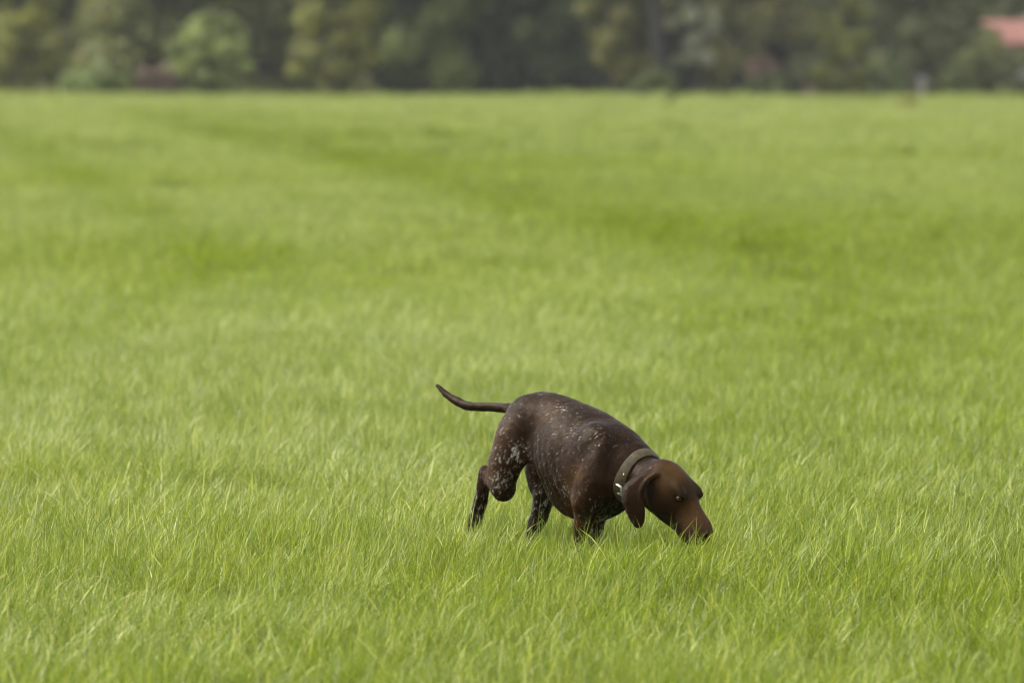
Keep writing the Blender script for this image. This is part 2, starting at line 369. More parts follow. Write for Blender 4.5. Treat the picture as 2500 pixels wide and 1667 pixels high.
plant('bush', 'low dark green bush at the foot of the dark trunk', 'bush', px(1600, 176.5), 176.5, .85, .9, .0, G_MID, 2400, .06, 0, 12, 13, BUSH, .7, var=.32, bf=.85, rag=.25)
plant('flowering_bush', 'bush with dusty pink flowers below the brownish tree', 'bush', px(1850, 178.5), 178.5, 1.25, .62, .62, (.26, .165, .14), 1500, .055, .03, 9, 14, BUSH)
plant('bush', 'green bush under the pink flowers', 'bush', px(1885, 177), 177, .80, .75, .0, (.10, .14, .04), 2200, .06, 0, 12, 15, BUSH, var=.32, bf=.85, rag=.25)
plant('flowering_bush', 'tiny pale pink flower clump at the grass edge', 'bush', px(1978, 175), 175, .42, .20, .05, (.34, .26, .22), 420, .04, 0, 5, 16, BUSH)
plant('broadleaf_tree', 'pale grey green tree in the distance above the yellow green shrub', 'tree', px(1985, 212), 212, 9, 2.4, .6, (.15, .165, .10), 7000, .15, .18, 60, 17, WOOD, skirt=.8, var=.38, bf=.8, rag=.3)
plant('broadleaf_tree', 'tall yellow green shrub between the pink flowers and the dark tree', 'tree', px(2070, 177.5), 178, 3.6, 1.0, .0, (.19, .20, .042), 8000, .075, .06, 52, 18, WOOD, skirt=.8, var=.38, bf=.8, rag=.3)
plant('broadleaf_tree', 'dark olive tree left of the red roofed house', 'tree', px(2255, 188), 188, 9, 2.1, .3, (.115, .125, .048), 12000, .12, .2, 72, 19, WOOD, skirt=.8, var=.38, bf=.8, rag=.3)
plant('bush', 'round dark green bush next to the pale post', 'bush', px(2175, 176.5), 176.5, 1.45, .80, .0, (.12, .155, .055), 3600, .06, 0, 16, 20, BUSH, var=.32, bf=.85, rag=.25)
plant('bush', 'small leafy bush right of the pale post', 'bush', px(2335, 177), 177, 1.05, .75, .0, (.105, .125, .04), 2600, .06, 0, 12, 21, BUSH, var=.32, bf=.85, rag=.25)
plant('bush', 'leafy bush in front of the left end of the red roofed house', 'bush', px(2400, 184), 184, 1.9, 1.25, .0, (.13, .145, .045), 5200, .065, 0, 14, 22, BUSH, var=.32, bf=.85, rag=.25)
plant('bush', 'broad bush hiding the wall of the red roofed house at the right edge', 'bush', px(2515, 188), 188, 2.05, 1.35, .0, (.115, .13, .042), 5200, .075, 0, 18, 25, BUSH, var=.32, bf=.85, rag=.25)
plant('broadleaf_tree', 'slim pale green tree rising beside the left end of the red roof', 'tree', px(2378, 204), 204, 6.5, 1.15, .3, (.20, .215, .09), 7000, .10, .07, 60, 26, WOOD, skirt=.7, var=.35, bf=.8, rag=.3)
# weeds in the sward
plant('weed', 'dark green weed tuft standing in the far grass before the dark trunk', 'plant', px(1640, 156), 156, .52, .20, .05, (.075, .10, .02), 420, .04, 0, 5, 23, 'weeds in the field')
plant('weed', 'yellowish weed tuft standing in the far grass on the right', 'plant', px(2215, 143), 143, .42, .30, .05, (.20, .185, .03), 520, .035, 0, 6, 24, 'weeds in the field')
# the wood behind: trees of the second and third rows
back = [(-90, 196, 'olive tree of the wood, outermost on the left', (.17, .175, .058)), (180, 194, 'olive tree of the wood behind the low green mound', (.17, .175, .056)),
        (380, 190, 'tree of the wood behind the reddish brown bush', (.16, .17, .055)), (640, 192, 'dark tree of the wood between the rounded bush and the yellow green tree', (.155, .16, .052)),
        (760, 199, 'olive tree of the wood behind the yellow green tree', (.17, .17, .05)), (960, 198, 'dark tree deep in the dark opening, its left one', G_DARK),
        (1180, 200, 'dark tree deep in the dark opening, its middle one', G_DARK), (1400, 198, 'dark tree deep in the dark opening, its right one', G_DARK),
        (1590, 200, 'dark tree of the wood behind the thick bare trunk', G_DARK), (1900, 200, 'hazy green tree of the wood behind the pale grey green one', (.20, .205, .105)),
        (2110, 205, 'green tree of the wood behind the tall yellow green shrub', (.19, .20, .10))]
for q, (p, y, lab, c) in enumerate(back):
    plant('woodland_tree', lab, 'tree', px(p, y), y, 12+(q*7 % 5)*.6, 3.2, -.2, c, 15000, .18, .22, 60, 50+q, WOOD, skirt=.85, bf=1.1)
far = [(-250, 'far tree beyond the left end of the wood'), (80, 'far tree behind the light green broad tree'), (520, 'far tree behind the rounded bright green bush'), (860, 'far tree behind the yellow green tree'),
       (1110, 'far tree behind the left of the dark opening'), (1320, 'far tree behind the right of the dark opening'), (1720, 'far tree behind the silvery tree'), (2320, 'far tree left above the red roofed house'),
       (2480, 'far tree rising behind the roof of the house'), (2700, 'far tree beyond the right end of the wood')]
for q, (p, lab) in enumerate(far):
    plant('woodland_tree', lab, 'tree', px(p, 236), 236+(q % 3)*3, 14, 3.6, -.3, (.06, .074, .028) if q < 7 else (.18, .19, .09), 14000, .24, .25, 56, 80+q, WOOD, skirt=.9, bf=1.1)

# ---------------------------------------------------------------- house at the right edge, pale post
def box_np(x0, x1, y0, y1, z0, z1):
    V = np.array([[x, y, z] for z in (z0, z1) for y in (y0, y1) for x in (x0, x1)], float)
    Q = np.array([[0, 2, 3, 1], [4, 5, 7, 6], [0, 1, 5, 4], [2, 6, 7, 3], [0, 4, 6, 2], [1, 3, 7, 5]]); return V, Q
def part(name, mat, parent, *boxes):
    V, Q, o = [], [], 0
    for b in boxes:
        v, q = box_np(*b); V.append(v); Q.append(q+o); o += 8
    return mesh_np(name, np.concatenate(V), np.concatenate(Q), M[mat], parent, smooth=False)
def gable(name, mat, parent, x0, x1, y0, y1, ze, zr, t=.14, over=.2):
    """pitched roof, ridge along x, as a solid shell"""
    ym = (y0+y1)/2; sl = (zr-ze)/(ym-y0); a, b = y0-over, y1+over; z = ze-over*sl; x0 -= over; x1 += over
    V = []
    for x in (x0, x1): V += [(x, a, z), (x, ym, zr), (x, b, z), (x, b, z+t), (x, ym, zr+t), (x, a, z+t)]
    Q = [[0, 1, 4, 5], [1, 2, 3, 4], [6, 11, 10, 7], [7, 10, 9, 8], [0, 5, 11, 6], [5, 4, 10, 11], [4, 3, 9, 10], [3, 2, 8, 9], [0, 6, 7, 1], [1, 7, 8, 2]]
    return mesh_np(name, V, Q, M[mat], parent, smooth=False)
HY = 214.; HX = px(2424, HY); hz = float(tz(HX, HY+4))
house = empty('house', (HX, HY, hz)); tag(house, 'white house with a red tiled roof half hidden by trees at the right edge', 'house')
EAVE = 1.32-hz; RIDGE = 2.14-hz
part('wall', 'plaster', house, (0, 11, 0, 6.4, 0, EAVE))
V = [(0, 0, EAVE), (0, 6.4, EAVE), (0, 3.2, RIDGE-.05), (.2, 0, EAVE), (.2, 6.4, EAVE), (.2, 3.2, RIDGE-.05)]
mesh_np('gable_wall', V, [[0, 2, 1, 1][:3], [3, 4, 5]] , M['plaster'], house, smooth=False)
roof = gable('roof', 'roof', house, 0, 11, 0, 6.4, EAVE, RIDGE)
part('chimney', 'brick', roof, (6.2, 6.9, 2.9, 3.5, RIDGE-.5, RIDGE+.8))
for x in (.75, 3.1, 6.4, 8.8):
    w = part('window', 'dark_wood', house, (x-.06, x+1.06, -.07, -.003, 1.15, 1.2), (x-.06, x+1.06, -.07, -.003, 2.3, 2.36), (x-.06, x, -.07, -.003, 1.2, 2.3), (x+1, x+1.06, -.07, -.003, 1.2, 2.3), (x+.47, x+.53, -.06, -.003, 1.2, 2.3))
    part('pane', 'glass', w, (x, x+1, -.03, -.004, 1.2, 2.3))
d = part('door', 'dark_wood', house, (4.7, 5.7, -.06, -.003, .02, 2.15)); part('handle', 'steel', d, (5.52, 5.6, -.11, -.061, 1.02, 1.06))
part('lean_to_wall', 'plaster', house, (-1.6, -.003, 1.0, 5.0, 0, EAVE-.55))
lr = [(-1.85, .8, EAVE-.62), (-.004, .8, EAVE-.02), (-.004, 5.2, EAVE-.02), (-1.85, 5.2, EAVE-.62)]; lr = lr+[(a, b, c+.1) for a, b, c in lr]
mesh_np('lean_to_roof', lr, [[0, 3, 2, 1], [4, 5, 6, 7], [0, 1, 5, 4], [2, 3, 7, 6], [0, 4, 7, 3], [1, 2, 6, 5]], M['roof'], house, smooth=False)
PX = px(2250, 178.6); post = empty('gate_post', (PX, 178.6, float(tz(PX, 178.6)))); tag(post, 'short pale painted post standing at the grass edge beside the round bush', 'post')
part('shaft', 'postpaint', post, (-.11, .11, -.11, .11, -.1, .70)); part('cap', 'postpaint', post, (-.14, .14, -.14, .14, .70, .76))
# ---------------------------------------------------------------- the dog
DOG_LOC = (0.145,16.150,0)
HEADING = np.array((0.5878,-0.8090,0.0000)); RIGHT = np.array((-0.8090,-0.5878,0.0000))
HEAD_F = np.array((0.5337,-0.5337,-0.6561)); HEAD_U = np.array((0.4639,-0.4639,0.7547)); HEAD_R = np.array((-0.7071,-0.7071,0.0000)); OCCIPUT = np.array((0.2861,-0.3938,0.4063))
# muscle and bone volumes in metres, dog axes: ('c', a, b, ra, rb, blend, flatten axis, flatten), ('e', centre, radii, axes, blend)
VOLUMES = [
('h',[(-0.1029,0.1416,0.4750),(-0.0705,0.0971,0.4800),(-0.0353,0.0485,0.4740),(0.0059,-0.0081,0.4480),(0.0470,-0.0647,0.4000),(0.0940,-0.1294,0.3690),(0.1381,-0.1901,0.3720),(0.1734,-0.2387,0.3660)],[0.0600,0.0800,0.0920,0.1080,0.1400,0.1470,0.1180,0.0920],0.030,(-0.8090,-0.5878,0.0000),0.74),
('e',(0.0647,-0.0890,0.3850),(0.1700,0.1160,0.1250),((0.5749,-0.7913,-0.2079),(-0.8090,-0.5878,0.0000),(0.1222,-0.1682,0.9781)),0.040),
('e',(0.0426,-0.0927,0.2750),(0.1000,0.0600,0.0500),((0.5749,-0.7913,-0.2079),(-0.8090,-0.5878,0.0000),(0.1222,-0.1682,0.9781)),0.040),
('e',(-0.1058,0.0776,0.4840),(0.0750,0.0450,0.0660),((0.5678,-0.7815,0.2588),(-0.8090,-0.5878,0.0000),(-0.1521,0.2094,0.9659)),0.040),
('e',(-0.0411,0.1246,0.4840),(0.0750,0.0450,0.0660),((0.5678,-0.7815,0.2588),(-0.8090,-0.5878,0.0000),(-0.1521,0.2094,0.9659)),0.040),
('c',(0.0940,-0.1975,0.4250),(0.1171,-0.2734,0.3450),0.0380,0.0420,0.060,None,1.00),
('e',(0.0783,-0.2336,0.3950),(0.0600,0.0360,0.1050),((0.5327,-0.7332,-0.4226),(-0.8090,-0.5878,0.0000),(0.2484,-0.3419,0.9063)),0.060),
('c',(0.1382,-0.1221,0.4300),(0.2170,-0.1761,0.3350),0.0340,0.0450,0.030,None,1.00),
('e',(0.1677,-0.1254,0.3750),(0.0550,0.0340,0.0850),((0.5327,-0.7332,-0.4226),(-0.8090,-0.5878,0.0000),(0.2484,-0.3419,0.9063)),0.030),
('h',[(0.1411,-0.1942,0.3900),(0.1969,-0.2710,0.3620),(0.2108,-0.2902,0.3531),(0.2509,-0.3453,0.3350)],[0.0880,0.0770,0.0720,0.0610],0.035,(-0.8090,-0.5878,0.0000),0.90),
('e',(0.1822,-0.2508,0.3500),(0.0500,0.0550,0.0500),((0.5523,-0.7602,-0.3420),(-0.8090,-0.5878,0.0000),(0.2010,-0.2767,0.9397)),0.030),
('h',[(-0.1327,0.0704,0.4550),(-0.1477,0.0587,0.4141),(-0.1654,0.0780,0.3388),(-0.1706,0.0902,0.2916)],[0.0600,0.0620,0.0490,0.0320],0.011,(-0.8090,-0.5878,0.0000),0.66),
('c',(-0.1551,0.1114,0.4473),(-0.1847,0.1181,0.3580),0.0360,0.0360,0.030,(-0.8090,-0.5878,0.0000),0.70),
('c',(-0.1706,0.0902,0.2916),(-0.2181,0.1641,0.3267),0.0340,0.0170,0.020,None,1.00),
('h',[(-0.2221,0.1641,0.3347),(-0.2316,0.1827,0.2620),(-0.2444,0.2088,0.2152),(-0.2544,0.2088,0.1832),(-0.2584,0.2088,0.1632)],[0.0175,0.0190,0.0190,0.0195,0.0120],0.012,None,1.00),
('h',[(-0.0444,0.1717,0.4550),(-0.0622,0.2217,0.3353),(-0.0519,0.2075,0.2581)],[0.0660,0.0580,0.0360],0.020,(-0.8090,-0.5878,0.0000),0.62),
('h',[(-0.0519,0.2075,0.2581),(-0.0659,0.2183,0.2013),(-0.0852,0.2279,0.1445),(-0.0826,0.2243,0.0350)],[0.0305,0.0265,0.0195,0.0170],0.015,None,1.00),
('e',(-0.0650,0.2000,0.0230),(0.0500,0.0270,0.0220),((0.5878,-0.8090,0.0000),(-0.8090,-0.5878,0.0000),(0.0000,0.0000,1.0000)),0.015),
('c',(-0.1201,0.0378,0.3972),(-0.0247,-0.0426,0.4000),0.0220,0.0300,0.035,(-0.8090,-0.5878,0.0000),0.60),
('h',[(0.1178,-0.2471,0.4613),(0.1011,-0.2753,0.4235),(0.0830,-0.2844,0.3700),(0.0683,-0.2540,0.2917)],[0.0260,0.0440,0.0460,0.0340],0.009,(-0.8090,-0.5878,0.0000),0.56),
('c',(0.1122,-0.2769,0.3450),(0.0674,-0.2391,0.2868),0.0480,0.0360,0.045,None,1.00),
('h',[(0.0674,-0.2391,0.2868),(0.0559,-0.2130,0.2230),(0.0482,-0.1889,0.1445),(0.0482,-0.1889,0.0300)],[0.0350,0.0280,0.0200,0.0200],0.020,None,1.00),
('e',(0.0629,-0.2091,0.0220),(0.0450,0.0270,0.0220),((0.5878,-0.8090,0.0000),(-0.8090,-0.5878,0.0000),(0.0000,0.0000,1.0000)),0.015),
('c',(0.2241,-0.1894,0.3450),(0.1030,-0.0431,0.2636),0.0520,0.0400,0.030,None,1.00),
('h',[(0.1030,-0.0431,0.2636),(0.0897,-0.0282,0.2036),(0.0814,-0.0269,0.1263),(0.0814,-0.0269,0.0300)],[0.0380,0.0290,0.0210,0.0200],0.020,None,1.00),
('e',(0.0961,-0.0471,0.0220),(0.0450,0.0270,0.0220),((0.5878,-0.8090,0.0000),(-0.8090,-0.5878,0.0000),(0.0000,0.0000,1.0000)),0.015),
('h',[(-0.3632,0.4999,0.5598),(-0.3402,0.4682,0.5390),(-0.3096,0.4261,0.5213),(-0.2791,0.3842,0.5089),(-0.2451,0.3373,0.5082),(-0.2000,0.2752,0.5114),(-0.1552,0.2136,0.5117),(-0.1181,0.1626,0.5069)],[0.0050,0.0090,0.0110,0.0118,0.0118,0.0125,0.0150,0.0220],0.012,None,1.00),
('e',(0.3006,-0.4083,0.3262),(0.0820,0.0600,0.0600),((0.5337,-0.5337,-0.6561),(-0.7071,-0.7071,0.0000),(0.4639,-0.4639,0.7547)),0.020),
('e',(0.2653,-0.3730,0.3497),(0.0500,0.0520,0.0600),((0.5337,-0.5337,-0.6561),(-0.7071,-0.7071,0.0000),(0.4639,-0.4639,0.7547)),0.030),
('e',(0.2707,-0.4293,0.3038),(0.0550,0.0260,0.0450),((0.5337,-0.5337,-0.6561),(-0.7071,-0.7071,0.0000),(0.4639,-0.4639,0.7547)),0.020),
('e',(0.3186,-0.4743,0.3275),(0.0260,0.0130,0.0110),((0.5337,-0.5337,-0.6561),(-0.7071,-0.7071,0.0000),(0.4639,-0.4639,0.7547)),0.016),
('e',(0.3165,-0.4850,0.3163),(0.0120,0.0050,0.0042),((0.5337,-0.5337,-0.6561),(-0.7071,-0.7071,0.0000),(0.4639,-0.4639,0.7547)),0.004),
('e',(0.3356,-0.4744,0.2150),(0.0480,0.0170,0.0260),((0.5337,-0.5337,-0.6561),(-0.7071,-0.7071,0.0000),(0.4639,-0.4639,0.7547)),0.015),
('e',(0.3216,-0.3784,0.3038),(0.0550,0.0260,0.0450),((0.5337,-0.5337,-0.6561),(-0.7071,-0.7071,0.0000),(0.4639,-0.4639,0.7547)),0.020),
('e',(0.3667,-0.4263,0.3275),(0.0260,0.0130,0.0110),((0.5337,-0.5337,-0.6561),(-0.7071,-0.7071,0.0000),(0.4639,-0.4639,0.7547)),0.016),
('e',(0.3773,-0.4242,0.3163),(0.0120,0.0050,0.0042),((0.5337,-0.5337,-0.6561),(-0.7071,-0.7071,0.0000),(0.4639,-0.4639,0.7547)),0.004),
('e',(0.3668,-0.4433,0.2150),(0.0480,0.0170,0.0260),((0.5337,-0.5337,-0.6561),(-0.7071,-0.7071,0.0000),(0.4639,-0.4639,0.7547)),0.015),
('h',[(0.3179,-0.4256,0.2904),(0.3472,-0.4549,0.2543),(0.3735,-0.4812,0.2193)],[0.0500,0.0400,0.0375],0.020,(-0.7071,-0.7071,0.0000),0.82),
('c',(0.3371,-0.4448,0.3064),(0.3819,-0.4896,0.2329),0.0220,0.0180,0.015,None,1.00),
('h',[(0.2413,-0.3490,0.3182),(0.2840,-0.3917,0.2658),(0.3502,-0.4578,0.2057)],[0.0400,0.0290,0.0170],0.020,None,1.00),
('e',(0.3917,-0.4994,0.2169),(0.0140,0.0200,0.0160),((0.5337,-0.5337,-0.6561),(-0.7071,-0.7071,0.0000),(0.4639,-0.4639,0.7547)),0.008)]
# ears: rows from base to tip of (rear edge, front edge, bulge)
EAR_NEAR = [((0.2294,-0.4166,0.3765),(0.2575,-0.4356,0.3715),0.002),
((0.1925,-0.4246,0.3549),(0.2359,-0.4446,0.3589),0.010),
((0.1666,-0.4306,0.3328),(0.2190,-0.4526,0.3345),0.014),
((0.1653,-0.4446,0.3053),(0.2132,-0.4586,0.3028),0.014),
((0.1759,-0.4526,0.2683),(0.2185,-0.4626,0.2728),0.012),
((0.1883,-0.4566,0.2436),(0.2167,-0.4646,0.2461),0.008),
((0.1997,-0.4586,0.2295),(0.2082,-0.4626,0.2291),0.002)]
EAR_FAR = [((0.3089,-0.3371,0.3765),(0.3279,-0.3652,0.3715),-0.001),
((0.3169,-0.3001,0.3549),(0.3369,-0.3436,0.3589),-0.004),
((0.3229,-0.2743,0.3328),(0.3449,-0.3267,0.3345),-0.006),
((0.3369,-0.2730,0.3053),(0.3509,-0.3209,0.3028),-0.006),
((0.3449,-0.2836,0.2683),(0.3549,-0.3262,0.2728),-0.005),
((0.3489,-0.2960,0.2436),(0.3569,-0.3244,0.2461),-0.003),
((0.3509,-0.3074,0.2295),(0.3549,-0.3159,0.2291),-0.001)]

def catmull(ext, a, u):
    p0, p1, p2, p3 = ext[a:a+4]
    return .5*(2*p1+(p2-p0)*u+(2*p0-5*p1+4*p2-p3)*u*u+(3*p1-p0-3*p2+p3)*u**3)

def ear_sheet(rows, n=48, m=30):
    R4 = np.array([list(r[0])+list(r[1])+[r[2]] for r in rows]); N = len(R4)
    ext = np.concatenate([2*R4[:1]-R4[1:2], R4, 2*R4[-1:]-R4[-2:-1]])
    pts = []
    for i in range(n):
        t = i/(n-1)*(N-1); a = min(int(t), N-2)
        q4 = catmull(ext, a, t-a)
        for j in range(m):
            q = j/(m-1)
            b = math.sin(math.pi*min(1, q*1.15))*q4[6]+.0026*math.sin(q*9.5-1.2+t*.5)*min(1, t/2)+.010*math.exp(-((q-.93)/.10)**2)
            pts.append(q4[:3]*(1-q)+q4[3:6]*q+np.array([0, -b, 0]))
    return np.array(pts)

def vnoise(P, seed=0):
    I = np.floor(P).astype(np.int64); f = P-I; f = f*f*(3-2*f)
    def hsh(a, b, c):
        n = (a*374761393+b*668265263+c*2147483647+seed*1274126177) & 0xffffffff
        n = ((n ^ (n >> 13))*1274126177) & 0xffffffff
        n = ((n ^ (n >> 16))*2246822519) & 0xffffffff
        return ((n ^ (n >> 15)) & 0xffff)/65535.
    r = 0
    for dx in (0, 1):
        for dy in (0, 1):
            for dz in (0, 1):
                w = (f[:, 0] if dx else 1-f[:, 0])*(f[:, 1] if dy else 1-f[:, 1])*(f[:, 2] if dz else 1-f[:, 2])
                r = r+w*hsh(I[:, 0]+dx, I[:, 1]+dy, I[:, 2]+dz)
    return r
def sstep(a, b, x):
    t = np.clip((x-a)/(b-a), 0, 1); return t*t*(3-2*t)
def surface_nets(F, origin, h):
    ins = F < 0
    nx, ny, nz = F.shape
    cnt = np.zeros((nx-1, ny-1, nz-1), np.int8)
    for dx in (0, 1):
        for dy in (0, 1):
            for dz in (0, 1):
                cnt += ins[dx:nx-1+dx, dy:ny-1+dy, dz:nz-1+dz]
    act = (cnt > 0) & (cnt < 8)
    ci, cj, ck = np.nonzero(act)
    idx = -np.ones(act.shape, np.int64); idx[ci, cj, ck] = np.arange(len(ci))
    acc = np.zeros((len(ci), 3)); n = np.zeros(len(ci))
    corners = [(0,0,0),(1,0,0),(0,1,0),(1,1,0),(0,0,1),(1,0,1),(0,1,1),(1,1,1)]
    edges = [(0,1),(2,3),(4,5),(6,7),(0,2),(1,3),(4,6),(5,7),(0,4),(1,5),(2,6),(3,7)]
    vals = [F[ci+c[0], cj+c[1], ck+c[2]] for c in corners]
    for a, b in edges:
        va, vb = vals[a], vals[b]
        m = (va < 0) != (vb < 0)
        t = np.where(m, va/np.where(m, va-vb, 1), 0)
        p = np.array(corners[a])[None, :] + t[:, None]*(np.array(corners[b])-np.array(corners[a]))[None, :]
        acc += np.where(m[:, None], p, 0); n += m
    V = origin + h*(np.stack([ci, cj, ck], 1) + acc/n[:, None])
    quads = []
    for ax in range(3):
        sl0 = [slice(None)]*3; sl1 = [slice(None)]*3
        sl0[ax] = slice(0, -1); sl1[ax] = slice(1, None)
        A = ins[tuple(sl0)]; Bm = ins[tuple(sl1)]
        e = np.stack(np.nonzero(A != Bm), 1)
        b, c = [(1, 2), (2, 0), (0, 1)][ax]
        e = e[(e[:, b] > 0) & (e[:, c] > 0)]
        def cell(db, dc):
            q = e.copy(); q[:, b] -= db; q[:, c] -= dc
            return idx[q[:, 0], q[:, 1], q[:, 2]]
        Q = np.stack([cell(1, 1), cell(0, 1), cell(0, 0), cell(1, 0)], 1)
        fl = ~A[e[:, 0], e[:, 1], e[:, 2]]
        Q[fl] = Q[fl][:, ::-1]
        quads.append(Q)
    return V, np.concatenate(quads)

def dog_surface(h=.0036):
    lo = np.array([-.52, -.72, -.03]); hi = np.array([.56, .52, .62])
    dim = np.ceil((hi-lo)/h).astype(int)
    F = np.full(dim, .2, np.float32)
    gx = [lo[i]+h*np.arange(dim[i]) for i in range(3)]
    def box(pmin, pmax):
        s = []
        for i in range(3):
            a = max(0, int((pmin[i]-lo[i])/h)); b = min(dim[i], int((pmax[i]-lo[i])/h)+2)
            s.append(slice(a, b))
        X, Y, Z = np.meshgrid(gx[0][s[0]], gx[1][s[1]], gx[2][s[2]], indexing='ij')
        return tuple(s), X.astype(np.float32), Y.astype(np.float32), Z.astype(np.float32)
    def smin(s, d, k):
        a = F[s]
        hh = np.clip(.5+.5*(a-d)/k, 0, 1)
        F[s] = a*(1-hh)+d*hh - k*hh*(1-hh)
    def limb(X, Y, Z, a, b, ra, rb, n, sc):
        px, py, pz = X-a[0], Y-a[1], Z-a[2]
        d = b-a
        if n is not None:
            q = (px*n[0]+py*n[1]+pz*n[2])*(1/sc-1)
            px = px+q*n[0]; py = py+q*n[1]; pz = pz+q*n[2]
            d = d+n*(d@n)*(1/sc-1)
        t = np.clip((px*d[0]+py*d[1]+pz*d[2])/max(d@d, 1e-9), 0, 1)
        dist = np.sqrt((px-t*d[0])**2+(py-t*d[1])**2+(pz-t*d[2])**2)-(ra+(rb-ra)*t)
        return dist if n is None else dist*(.5+.5*sc)
    for p in VOLUMES:
        if p[0] in 'ch':
            if p[0] == 'c': P, R, (k, n, sc) = [p[1], p[2]], [p[3], p[4]], p[5:]
            else: P, R, (k, n, sc) = p[1], p[2], p[3:]
            P = np.array(P); n = None if n is None else np.array(n)
            if len(P) > 2:      # smooth the chain: Catmull-Rom through the joints
                P4 = np.concatenate([P, np.array(R)[:, None]], 1)
                ext = np.concatenate([2*P4[:1]-P4[1:2], P4, 2*P4[-1:]-P4[-2:-1]])
                res = []
                for i in range(len(P4)-1):
                    p0, p1, p2, p3 = ext[i:i+4]
                    for u in np.arange(8)/8:
                        res.append(.5*(2*p1+(p2-p0)*u+(2*p0-5*p1+4*p2-p3)*u*u+(3*p1-p0-3*p2+p3)*u**3))
                res.append(P4[-1]); P4 = np.array(res); P = P4[:, :3]; R = np.maximum(P4[:, 3], .003)
            m = max(R)+k+.01
            s, X, Y, Z = box(P.min(0)-m, P.max(0)+m)
            dist = np.full(X.shape, .2, np.float32)
            for i in range(len(P)-1):
                q0 = np.minimum(P[i], P[i+1])-max(R[i:i+2])-k-.006; q1 = np.maximum(P[i], P[i+1])+max(R[i:i+2])+k+.006
                ss = []
                for j in range(3):
                    o = gx[j][s[j].start]
                    ss.append(slice(max(0, int((q0[j]-o)/h)), max(0, int((q1[j]-o)/h)+2)))
                ss = tuple(ss)
                if X[ss].size:
                    dist[ss] = np.minimum(dist[ss], limb(X[ss], Y[ss], Z[ss], P[i], P[i+1], R[i], R[i+1], n, sc))
        else:
            _, cn, rad, ax, k = p
            cn = np.array(cn); R = max(rad)+k+.01
            s, X, Y, Z = box(cn-R, cn+R)
            px, py, pz = X-cn[0], Y-cn[1], Z-cn[2]
            l = [px*a[0]+py*a[1]+pz*a[2] for a in ax]
            k0 = np.sqrt((l[0]/rad[0])**2+(l[1]/rad[1])**2+(l[2]/rad[2])**2)
            k1 = np.sqrt((l[0]/rad[0]**2)**2+(l[1]/rad[1]**2)**2+(l[2]/rad[2]**2)**2)+1e-6
            dist = np.maximum(k0, .05)*(k0-1)/k1
        smin(s, dist.astype(np.float32), k)
    # ears: thin leather flaps, stamped from a sheet of points
    for pts in (ear_sheet(EAR_NEAR), ear_sheet(EAR_FAR)):
        E = np.full(F.shape, .2, np.float32)
        r = .0048
        for q in pts:
            s, X, Y, Z = box(q-.012, q+.012)
            E[s] = np.minimum(E[s], np.sqrt((X-q[0])**2+(Y-q[1])**2+(Z-q[2])**2)-r)
        s, X, Y, Z = box(pts.min(0)-.03, pts.max(0)+.03)
        smin(s, E[s], .010)
    # eye sockets
    for c in EYES:
        s, X, Y, Z = box(c-.03, c+.03)
        d = np.sqrt((X-c[0])**2+(Y-c[1])**2+(Z-c[2])**2)-.0090
        F[s] = np.maximum(F[s], -d)
    V, Q = surface_nets(F, lo, h)
    # relax
    E = np.concatenate([Q[:, [0, 1]], Q[:, [1, 2]], Q[:, [2, 3]], Q[:, [3, 0]]])
    deg = np.bincount(E.ravel(), minlength=len(V)).astype(float)
    for it in range(6):
        acc = np.zeros_like(V)
        for i in range(3):
            acc[:, i] = np.bincount(E[:, 0], V[E[:, 1], i], len(V))+np.bincount(E[:, 1], V[E[:, 0], i], len(V))
        V = V+(acc/deg[:, None]-V)*(.5 if it % 2 == 0 else -.42)
    # skin and muscle relief
    tri_n = np.cross(V[Q[:, 1]]-V[Q[:, 0]], V[Q[:, 2]]-V[Q[:, 0]]); nv = np.zeros_like(V)
    for i in range(4):
        for k in range(3): nv[:, k] += np.bincount(Q[:, i], tri_n[:, k], len(V))
    nv /= np.linalg.norm(nv, axis=1)[:, None]+1e-12
    headm = 1-.75*sstep(-.02, .04, (V-OCCIPUT)@HEADING)
    s_, l_ = V@HEADING, V@RIGHT
    ribs = sstep(-.06, .0, s_)*sstep(.20, .14, s_)*sstep(.27, .32, V[:, 2])*sstep(.47, .42, V[:, 2])*sstep(.05, .085, np.abs(l_))
    V = V+nv*(ribs*.0013*np.sin((s_+.35*(V[:, 2]-.38))*2*math.pi/.034))[:, None]
    V = V+nv*(headm*(.0030*(vnoise(V/.030, 21)-.5)+.0016*(vnoise(V/.011, 22)-.5)))[:, None]
    return V, Q

EYES = [np.array((0.3170,-0.4802,0.3097)), np.array((0.3725,-0.4247,0.3097))]
NOSE = np.array((0.3950,-0.5027,0.2115))
DV, DQ = dog_surface()
dog = empty('dog', DOG_LOC)
tag(dog, 'dark brown shorthaired pointer with white ticking, sniffing low through the grass', 'dog')

